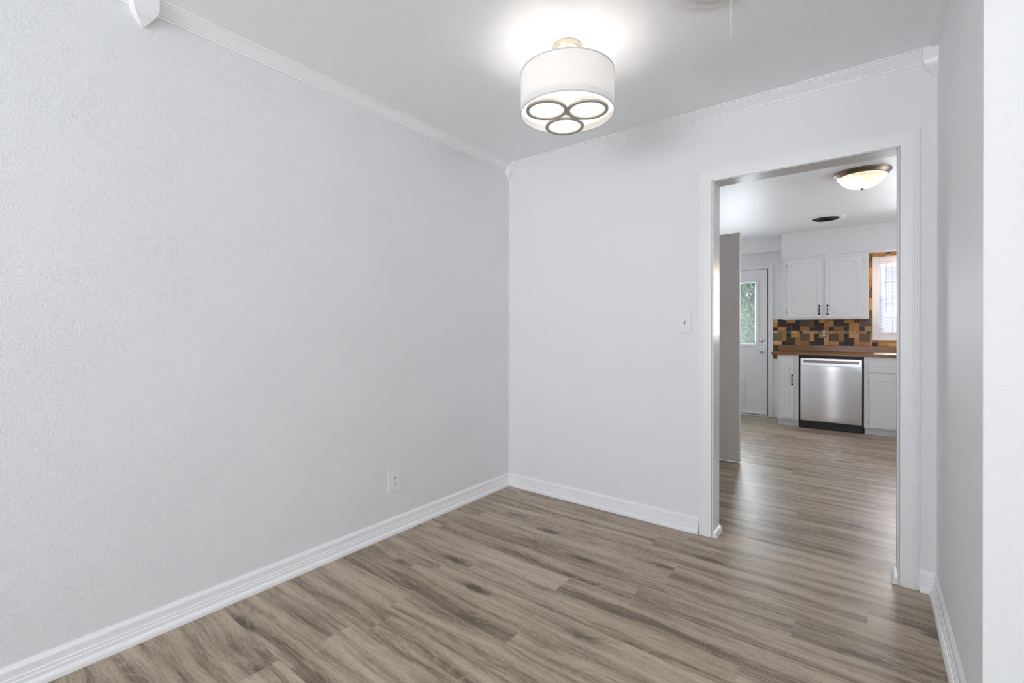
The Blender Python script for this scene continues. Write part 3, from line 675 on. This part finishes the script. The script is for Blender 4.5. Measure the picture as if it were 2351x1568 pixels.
    while x < 3.155:
        ww_ = 0.050 if k % 2 else 0.125; x1 = min(x+ww_, 3.155); n0 = len(b_.v)
        if k % 2: b_.box(x, x1-0.002, KW-0.010, KW-0.004, 2.117, 2.136, T['K']); b_.box(x, x1-0.002, KW-0.010, KW-0.004, 2.093, 2.115, T['T'])
        else: b_.box(x, x1-0.002, KW-0.010, KW-0.004, 2.093, 2.136, T['T'])
        tones.extend([rnd.random()]*(len(b_.v)-n0)); x = x1; k += 1
    finish(b_, tones, 'tile_window_border', label='narrow orange-brown stone tile border round the kitchen window casing', category='tile border')
    b_ = MB(); tones = []
    b_.box(X0+0.0005, 1.256, KW-0.0085, KW, 0.798, 0.985, 0); tones.extend([0.5]*8)
    # below the counter end
    for x0, x1, z0, z1, k_ in ((1.129, 1.180, 0.80, 0.852, 'S'), (1.1815, 1.233, 0.80, 0.852, 'G'), (1.129, 1.180, 0.8535, 0.905, 'D'), (1.1815, 1.233, 0.8535, 0.882, 'T'), (1.129, 1.1840, 0.907, 0.984, 'D')):
        n0 = len(b_.v); b_.box(x0, x1, KW-0.010, KW-0.004, z0, z1, T[k_]); tones.extend([rnd.random()]*(len(b_.v)-n0))
    finish(b_, tones, 'trim_tile_end', struct=True)
backsplash()
M['tanplate'] = mat('tan_plate', (0.42, 0.25, 0.12), 0.5)
outlet('kitchen_outlet', 'tan duplex outlet with white sockets on the tile backsplash', (1.712, KW - 0.0105, 1.147), 0.0, 0.066, 0.107, (M['tanplate'], M['plastic']))

# ------------------------------------------------------------------ countertop with curb, sink
t = thing('countertop', (1.197, 3.87, 0.883), 'brown speckled laminate kitchen countertop with raised back curb', 'countertop')
lip = [(0, 0.0), (0.004, -0.003), (0.010, -0.004), (0.30, -0.004)]
b = MB()
def ctop(x0, x1):
    pr = [(0.60, 0.883), (0.60, 0.9135), (0.045, 0.9135), (0.030, 0.9150), (0.016, 0.9175), (0.006, 0.9155), (0.0, 0.909), (0.0, 0.890), (0.003, 0.884), (0.010, 0.883)]
    b.sweep([(o, u) for o, u in pr], (x0, 3.87, 0), (x1, 3.87, 0), (0, 1, 0))
ctop(1.197, 2.238); ctop(3.002, KX)
b.sweep([(0.10, 0.883), (0.10, 0.9135), (0.045, 0.9135), (0.030, 0.9150), (0.016, 0.9175), (0.006, 0.9155), (0.0, 0.909), (0.0, 0.890), (0.003, 0.884), (0.010, 0.883)], (2.238, 3.87, 0), (3.002, 3.87, 0), (0, 1, 0))
b.box(2.238, 3.002, 4.34, 4.455, 0.883, 0.9135)
b.build('worktop', M['laminate'], t)
cb = MB(); cb.sweep([(0, 0), (0, 0.0795), (0.003, 0.0815), (0.019, 0.0815), (0.022, 0.078), (0.022, 0.006), (0.028, 0)], (1.188, 4.4595, 0.9135), (KX, 4.4595, 0.9135), (0, -1, 0))
cb.build('curb', M['laminate'], t)
M['ceramic'] = mat('cream_enamel', (0.86, 0.82, 0.74), 0.15)
def rr(x0, x1, y0, y1, r, z, n=6):
    pts = []
    for cx_, cy_, a0 in ((x1-r, y1-r, 0), (x0+r, y1-r, PI/2), (x0+r, y0+r, PI), (x1-r, y0+r, 3*PI/2)):
        for k in range(n+1): a = a0 + PI/2*k/n; pts.append((cx_ + r*math.cos(a), cy_ + r*math.sin(a), z))
    return pts
t = thing('kitchen_sink', (2.62, 4.155, 0.9135), 'cream drop-in kitchen sink set in the brown counter by the window', 'sink')
b = MB()
b.loops([rr(2.215, 3.025, 3.945, 4.365, 0.05, 0.9140), rr(2.219, 3.021, 3.949, 4.361, 0.05, 0.9210), rr(2.228, 3.012, 3.958, 4.352, 0.045, 0.9235), rr(2.245, 2.995, 3.975, 4.335, 0.04, 0.9215),
         rr(2.252, 2.988, 3.982, 4.328, 0.04, 0.905), rr(2.262, 2.978, 3.992, 4.318, 0.05, 0.760), rr(2.30, 2.94, 4.03, 4.28, 0.05, 0.745)], cap_last=True)
b.build('basin', M['ceramic'], t)
MB().lathe([(0.0, 0.004), (0.03, 0.004), (0.04, 0.0), (0.04, -0.002)], (2.62, 4.155, 0.747), 30).build('drain', M['chrome'], t)
# ------------------------------------------------------------------ cabinets
def clipped(x0, x1, z0, z1, cx_, cz_, y):
    """rectangle whose corners are cut with a small step, as routed in the doors"""
    k = 0.20
    pts = []
    for (px, pz, sx_, sz_) in ((x0, z0, 1, 1), (x1, z0, -1, 1), (x1, z1, -1, -1), (x0, z1, 1, -1)):
        a = [(px, pz + sz_*cz_), (px + sx_*cx_*k*0.6, pz + sz_*cz_*(1-k*0.2)), (px + sx_*cx_*(1-k), pz + sz_*cz_*k*0.55), (px + sx_*cx_, pz)]
        if (sx_ > 0) != (sz_ > 0): a = a[::-1]
        pts += a
    return [(p, y, q) for p, q in pts]
def peaked(x0, x1, z0, z1, h, y):
    m_ = (x0+x1)/2; pts = []
    top = [(x1, z1-h), (x1-(x1-x0)*0.16, z1-h*0.55), (m_+(x1-x0)*0.16, z1-h*0.15), (m_, z1), (m_-(x1-x0)*0.16, z1-h*0.15), (x0+(x1-x0)*0.16, z1-h*0.55), (x0, z1-h)]
    bot = [(x0, z0+h), (x0+(x1-x0)*0.16, z0+h*0.55), (m_-(x1-x0)*0.16, z0+h*0.15), (m_, z0), (m_+(x1-x0)*0.16, z0+h*0.15), (x1-(x1-x0)*0.16, z0+h*0.55), (x1, z0+h)]
    return [(p, y, q) for p, q in top + bot]
def bead(b_, fn, y):
    """raised bead following an outline fn(inset)->loop"""
    b_.loops([fn(0.0, y), fn(0.0025, y-0.0028), (fn(0.0055, y-0.0028)), fn(0.008, y), fn(0.0085, y+0.0005)])
def handle(x, z0, z1, y, parent):
    b_ = MB(); m_ = (z0+z1)/2; h = (z1-z0)/2
    for s_ in (-1, 1):
        zc = m_ + s_*h*0.90
        b_.lathe([(0, -0.009), (0.006, -0.008), (0.0105, -0.004), (0.0115, 0.0)], (x, y, zc), 16, axis='Y')
        b_.lathe([(0.005, -0.024), (0.0045, -0.004)], (x, y, zc), 12, axis='Y')
    n = 14; pts = []; rs = []
    for i in range(n+1):
        u = i/n; pts.append((x, y - 0.020 - 0.008*math.sin(PI*u), m_ + h*0.9*(2*u-1)))
        rs.append(0.0040 + 0.0030*math.exp(-((u-0.5)/0.09)**2) + 0.0022*math.exp(-((u-0.28)/0.05)**2) + 0.0022*math.exp(-((u-0.72)/0.05)**2))
    b_.tube(pts, rs, 12)
    return b_.build('handle', M['iron'], parent, label='dark wrought iron handle')
def hinge(x, z, y, parent, dark=True):
    b_ = MB(); b_.bbox(x-0.004, x+0.004, y-0.006, y+0.001, z-0.020, z+0.020, 0.0015)
    b_.lathe([(0, 0.026), (0.0022, 0.023), (0.0022, -0.023), (0, -0.026)], (x, y-0.006, z), 8)
    if dark: b_.box(x-0.0025, x+0.0025, y-0.0095, y-0.008, z-0.010, z+0.006, 1)
    return b_.build('hinge', [M['cabinet'], M['iron']], parent)
FY = 3.90; DY = 3.88; UY = 4.15; UD = 4.13
# wall cabinet
t = thing('wall_cabinet', (1.729, 4.31, 1.327), 'white two-door wall cabinet hung over the tile backsplash', 'cabinet')
b = MB(); b.box(1.286, 2.172, UY, KW - 0.001, 1.327, 2.1175); b.build('body', M['cabinet'], t)
for x0, x1, z0, z1, hx, hg, dk in ((1.333, 1.706, 1.350, 2.092, 1.682, 1.326, True), (1.746, 2.119, 1.345, 2.082, 1.767, 2.127, False)):
    b = MB(); b.bbox(x0, x1, UD, UY - 0.0005, z0, z1, 0.004)
    d = b.build('door', M['cabinet'], t)
    pb = MB(); bead(pb, lambda i, y, x0=x0, x1=x1, z0=z0, z1=z1: clipped(x0+0.042+i, x1-0.042-i, z0+0.042+i, z1-0.042-i, 0.072, 0.055, y), UD)
    pb.build('routed_panel', M['cabinet'], d)
    handle(hx, 1.385, 1.503, UD, d)
    for z in (1.425, 2.022): hinge(hg, z, UY - 0.004, d, dk)
# base cabinet left
t = thing('base_cabinet', (1.372, 4.18, 0.0), 'narrow white base cabinet with one door left of the dishwasher', 'cabinet')
MB().box(1.257, 1.486, FY, KW - 0.011, 0.078, 0.8825).build('body', M['cabinet'], t)
MB().box(1.266, 1.486, FY + 0.025, KW - 0.011, 0.0, 0.078).build('toe_kick', M['concrete_toe'], t)
d = MB().bbox(1.295, 1.438, DY, FY - 0.0005, 0.101, 0.856, 0.004).build('door', M['cabinet'], t)
pb = MB()
for k in (0.0, 0.020): bead(pb, lambda i, y, k=k: peaked(1.334+k*0.6+i, 1.400-k*0.6-i, 0.205+k+i, 0.775-k-i, 0.040, y), DY)
pb.build('routed_panel', M['cabinet'], d)
handle(1.421, 0.515, 0.637, DY, d)
for z in (0.170, 0.770): hinge(1.288, z, FY - 0.004, d)
# base cabinet right (sink base)
t = thing('sink_base_cabinet', (3.06, 4.18, 0.0), 'white base cabinet with drawer front over door, right of the dishwasher', 'cabinet')
b = MB(); b.box(2.130, 2.225, FY, KW - 0.011, 0.068, 0.8825); b.box(2.225, 3.015, FY, 3.935, 0.068, 0.8825); b.box(2.225, 3.015, 3.935, KW-0.011, 0.068, 0.70); b.box(3.03, KX - 0.004, FY, KW - 0.011, 0.068, 0.8825); b.build('body', M['cabinet'], t)
MB().box(2.136, KX - 0.004, FY + 0.018, KW - 0.011, 0.0, 0.068).build('toe_kick', M['concrete_toe'], t)
for x0, x1 in ((2.171, 2.62), (2.66, 3.11), (3.15, 3.60)):
    d = MB().bbox(x0, x1, DY, FY - 0.0005, 0.711, 0.824, 0.004).build('drawer_front', M['cabinet'], t)
    pb = MB(); bead(pb, lambda i, y, x0=x0, x1=x1: [(p, y, q) for p, q in ((x0+0.045+i, 0.746+i), (x1-0.045-i, 0.746+i), (x1-0.045-i, 0.789-i), (x0+0.045+i, 0.789-i))], DY)
    pb.build('routed_panel', M['cabinet'], d)
    d = MB().bbox(x0+0.008, x1, DY, FY - 0.0005, 0.082, 0.670, 0.004).build('door', M['cabinet'], t)
    pb = MB(); bead(pb, lambda i, y, x0=x0, x1=x1: clipped(x0+0.048+i, x1-0.048-i, 0.126+i, 0.620-i, 0.062, 0.050, y), DY)
    pb.build('routed_panel', M['cabinet'], d)
    for z in (0.135, 0.600): hinge(x0+0.002, z, FY - 0.004, d)
    handle(x1-0.03, 0.50, 0.62, DY, d)

# dishwasher
t = thing('dishwasher', (1.809, 4.15, 0.0), 'stainless steel dishwasher with pocket handle and black toe panel', 'dishwasher')
MB().box(1.497, 2.122, FY + 0.045, KW - 0.011, 0.004, 0.878).build('tub', M['blackplastic'], t)
x0, x1, z0, z1, yf = 1.508, 2.113, 0.094, 0.851, 3.868
b = MB()
hx0, hx1, hz0, hz1 = 1.540, 2.090, 0.796, 0.826
def rz(x0_, x1_, z0_, z1_, r, y, n=5):
    pts = []
    for cx_, cz_, a0 in ((x1_-r, z1_-r, 0), (x0_+r, z1_-r, PI/2), (x0_+r, z0_+r, PI), (x1_-r, z0_+r, 3*PI/2)):
        for k in range(n+1): a = a0 + PI/2*k/n; pts.append((cx_ + r*math.cos(a), y, cz_ + r*math.sin(a)))
    return pts
# console strip with pocket cut: loops from outer rounded rectangle to pocket
b.loops([rz(x0, x1, 0.765, z1, 0.006, FY), rz(x0, x1, 0.765, z1, 0.006, yf+0.004), rz(x0+0.003, x1-0.003, 0.765, z1-0.003, 0.006, yf), rz(hx0, hx1, hz0, hz1, 0.014, yf), rz(hx0+0.002, hx1-0.002, hz0+0.002, hz1-0.002, 0.013, yf+0.003), rz(hx0+0.002, hx1-0.002, hz0+0.002, hz1-0.002, 0.013, yf+0.006)])
cs = b.build('control_strip', M['steel'], t)
M['pocket'] = mat('dark_brushed_steel', (0.30, 0.26, 0.24), 0.38, 0.9)
MB().loops([rz(hx0+0.002, hx1-0.002, hz0+0.002, hz1-0.002, 0.013, yf+0.006), rz(hx0+0.003, hx1-0.003, hz0+0.003, hz1-0.003, 0.012, yf+0.026)], cap_last=True).build('pocket_handle', M['pocket'], cs)
n = 10; lp = []
b = MB()   # slightly bowed steel door front
prof = [(0, z0), (-0.003, z0+0.004)] + [(-0.004 - 0.004*math.sin(PI*k/n), z0 + 0.01 + (0.7610 - z0 - 0.012)*k/n) for k in range(n+1)] + [(-0.003, 0.7635), (0, 0.7640)]
vs = []; m_ = len(prof)
for x in (x0, x0+0.004, x1-0.004, x1):
    k = 0.004 if x in (x0, x1) else 0.0
    vs += [(x, yf + 0.004 + o + k, z) for o, z in prof]
fs = [(a*m_+i, a*m_+i+1, (a+1)*m_+i+1, (a+1)*m_+i) for a in range(3) for i in range(m_-1)]
b.add(vs, fs, 0, True); b.box(x0+0.001, x1-0.001, yf+0.008, FY+0.005, z0, 0.764)
b.build('door', M['steel'], t)
MB().box(1.503, 2.116, FY - 0.008, FY + 0.02, 0.060, 0.092).bbox(1.503, 2.116, FY - 0.002, FY + 0.03, 0.004, 0.058, 0.002).build('toe_panel', M['blackplastic'], t)
MB().box(1.4875, 1.4965, FY + 0.03, FY + 0.05, 0.03, 0.86).build('side_gap', M['blackplastic'], t)

# ------------------------------------------------------------------ kitchen window with blind
t = thing('window_1', (2.68, 4.45, 1.069), struct=True)
b = MB()
b.bbox(2.2075, 2.274, KW-0.022, KW, 1.085, 2.091, 0.003); b.bbox(3.086, 3.152, KW-0.022, KW, 1.085, 2.091, 0.003); b.bbox(2.274, 3.086, KW-0.022, KW, 2.023, 2.091, 0.003); b.bbox(2.274, 3.086, KW-0.022, KW, 1.085, 1.135, 0.003)
b.build('window_casing', M['cabinet'], t)
MB().bbox(2.198, 3.162, KW-0.040, KW, 1.066, 1.086, 0.004).build('window_sill', M['cabinet'], t)
b = MB()   # outer frame, upper and lower sash
for (xa, xb, za, zb, ya, yb) in ((2.274, 2.290, 1.135, 2.023, 4.47, 4.56), (3.070, 3.086, 1.135, 2.023, 4.47, 4.56), (2.290, 3.070, 2.005, 2.023, 4.47, 4.56), (2.290, 3.070, 1.135, 1.150, 4.47, 4.56),
    (2.290, 2.325, 1.575, 2.005, 4.525, 4.55), (3.035, 3.070, 1.575, 2.005, 4.525, 4.55), (2.325, 3.035, 1.975, 2.005, 4.525, 4.55), (2.290, 3.070, 1.545, 1.575, 4.525, 4.55),
    (2.290, 2.325, 1.150, 1.575, 4.495, 4.52), (3.035, 3.070, 1.150, 1.575, 4.495, 4.52), (2.325, 3.035, 1.545, 1.575, 4.495, 4.52), (2.325, 3.035, 1.150, 1.182, 4.495, 4.52)):
    b.box(xa, xb, ya, yb, za, zb)
b.build('sash', M['vinyl'], t)
M['darkbar'] = mat('dark_muntin', (0.10, 0.10, 0.16), 0.5)
b = MB()
for z, y in ((1.778, 4.537), (1.345, 4.507)): b.box(2.325, 3.035, y, y+0.008, z-0.006, z+0.006)
for y, za, zb in ((4.537, 1.575, 1.975), (4.507, 1.182, 1.545)): b.box(2.676, 2.684, y, y+0.008, za, zb)
b.build('muntin', M['darkbar'], t)
MB().box(2.325, 3.035, 4.530, 4.533, 1.575, 1.975).box(2.325, 3.035, 4.500, 4.503, 1.182, 1.545).build('pane', M['glass'], t)
t = thing('mini_blind', (2.68, 4.462, 1.165), 'white horizontal mini blind with slats open in the kitchen window', 'blind')
MB().bbox(2.279, 3.081, 4.452, 4.478, 1.993, 2.021, 0.002).build('head_rail', M['vinyl'], t)
MB().bbox(2.279, 3.081, 4.455, 4.477, 1.148, 1.162, 0.002).build('bottom_rail', M['vinyl'], t)
M['slat'] = mat('blind_slat_backlit_tone', (0.42, 0.42, 0.50), 0.5)  # white slats coloured darker; their backlit shade is put into the colour
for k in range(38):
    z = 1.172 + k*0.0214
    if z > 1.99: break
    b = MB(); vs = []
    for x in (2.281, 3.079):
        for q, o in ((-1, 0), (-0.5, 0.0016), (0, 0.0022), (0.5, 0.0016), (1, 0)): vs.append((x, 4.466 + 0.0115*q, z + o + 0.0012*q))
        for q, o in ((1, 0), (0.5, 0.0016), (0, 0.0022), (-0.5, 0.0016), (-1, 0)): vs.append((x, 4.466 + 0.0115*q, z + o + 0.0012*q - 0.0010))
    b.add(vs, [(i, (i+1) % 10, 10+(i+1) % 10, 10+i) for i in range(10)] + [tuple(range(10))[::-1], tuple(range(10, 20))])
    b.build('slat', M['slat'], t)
b = MB()
for x in (2.40, 2.68, 2.96): b.tube([(x, 4.4535, 1.15), (x, 4.4535, 2.0)], 0.0010, 5); b.tube([(x, 4.4785, 1.15), (x, 4.4785, 2.0)], 0.0010, 5)
b.build('ladder_cord', M['darkbar'], t)
MB().tube([(2.336, 4.447, 1.995), (2.337, 4.444, 1.40)], 0.0042, 8).build('tilt_wand', M['darkbar'], t)

# lamp under the soffit above the sink (warm glow round the window)
t = thing('valance_light', (2.72, 4.33, 2.137), 'small warm light bar under the soffit above the kitchen sink', 'light')
MB().bbox(2.55, 2.95, 4.29, 4.37, 2.108, 2.137, 0.003).build('housing', M['plastic'], t)
MB().bbox(2.57, 2.93, 4.30, 4.36, 2.1005, 2.108, 0.002).build('diffuser', emit('warm_lamp', (1.0, 0.62, 0.30), 9.0), t)
area('valance_lamp', (2.75, 4.33, 2.098), (0, 0, -1), 0.36, 0.06, 4.5, (1.0, 0.62, 0.32))

# ------------------------------------------------------------------ outdoors behind the kitchen
MB().box(-14, 18, KW + 0.12, 26, -0.32, -0.22).build('ground', M['lawn'], struct=True)
def foliage(name, label, cx_, cy_, cz_, rx, ry, rz_, n, size, trunk=True, cat='tree'):
    t = thing(name, (cx_, cy_, -0.22), label, cat)
    b_ = MB(); r_ = random.Random(int(cx_*100) + n)
    blobs = [(cx_ + rx*0.6*r_.uniform(-1, 1), cy_ + ry*0.6*r_.uniform(-1, 1), cz_ + rz_*0.7*r_.uniform(-1, 1), r_.uniform(0.35, 0.6)) for _ in range(12)]
    for i in range(n):
        bx__, by__, bz__, s_ = blobs[r_.randrange(len(blobs))]
        d_ = Vector((r_.gauss(0, 1), r_.gauss(0, 1), r_.gauss(0, 1))).normalized()*(r_.random()**0.4)
        c = Vector((bx__ + d_.x*rx*s_, by__ + d_.y*ry*s_, bz__ + d_.z*rz_*s_))
        u = Vector((r_.gauss(0, 1), r_.gauss(0, 1), r_.gauss(0, 1))).normalized(); v_ = u.orthogonal().normalized()
        a_ = r_.uniform(0.7, 1.3)*size
        b_.add([c - u*a_, c + v_*a_*0.4 + u*a_*0.1, c + u*a_, c - v_*a_*0.4 + u*a_*0.1], [(0, 1, 2, 3)])
    b_.build('foliage', M['leafy'], t)
    MB().tube([(cx_, cy_, -0.25), (cx_+0.05, cy_, cz_*0.5), (cx_, cy_, cz_ + rz_*0.2)], [0.09, 0.07, 0.03], 10).build('trunk', M['bark'], t)
foliage('leafy_tree', 'tall green leafy tree seen through the blinds of the back door', -0.9, 9.8, 2.0, 1.9, 1.2, 2.1, 15000, 0.060)
foliage('leafy_shrub', 'low bright green shrub seen at the foot of the door glass', -0.35, 8.2, 0.75, 1.2, 0.7, 0.95, 8000, 0.045, cat='shrub')
for o in bpy.data.objects:
    if '_o' in o: del o['_o']
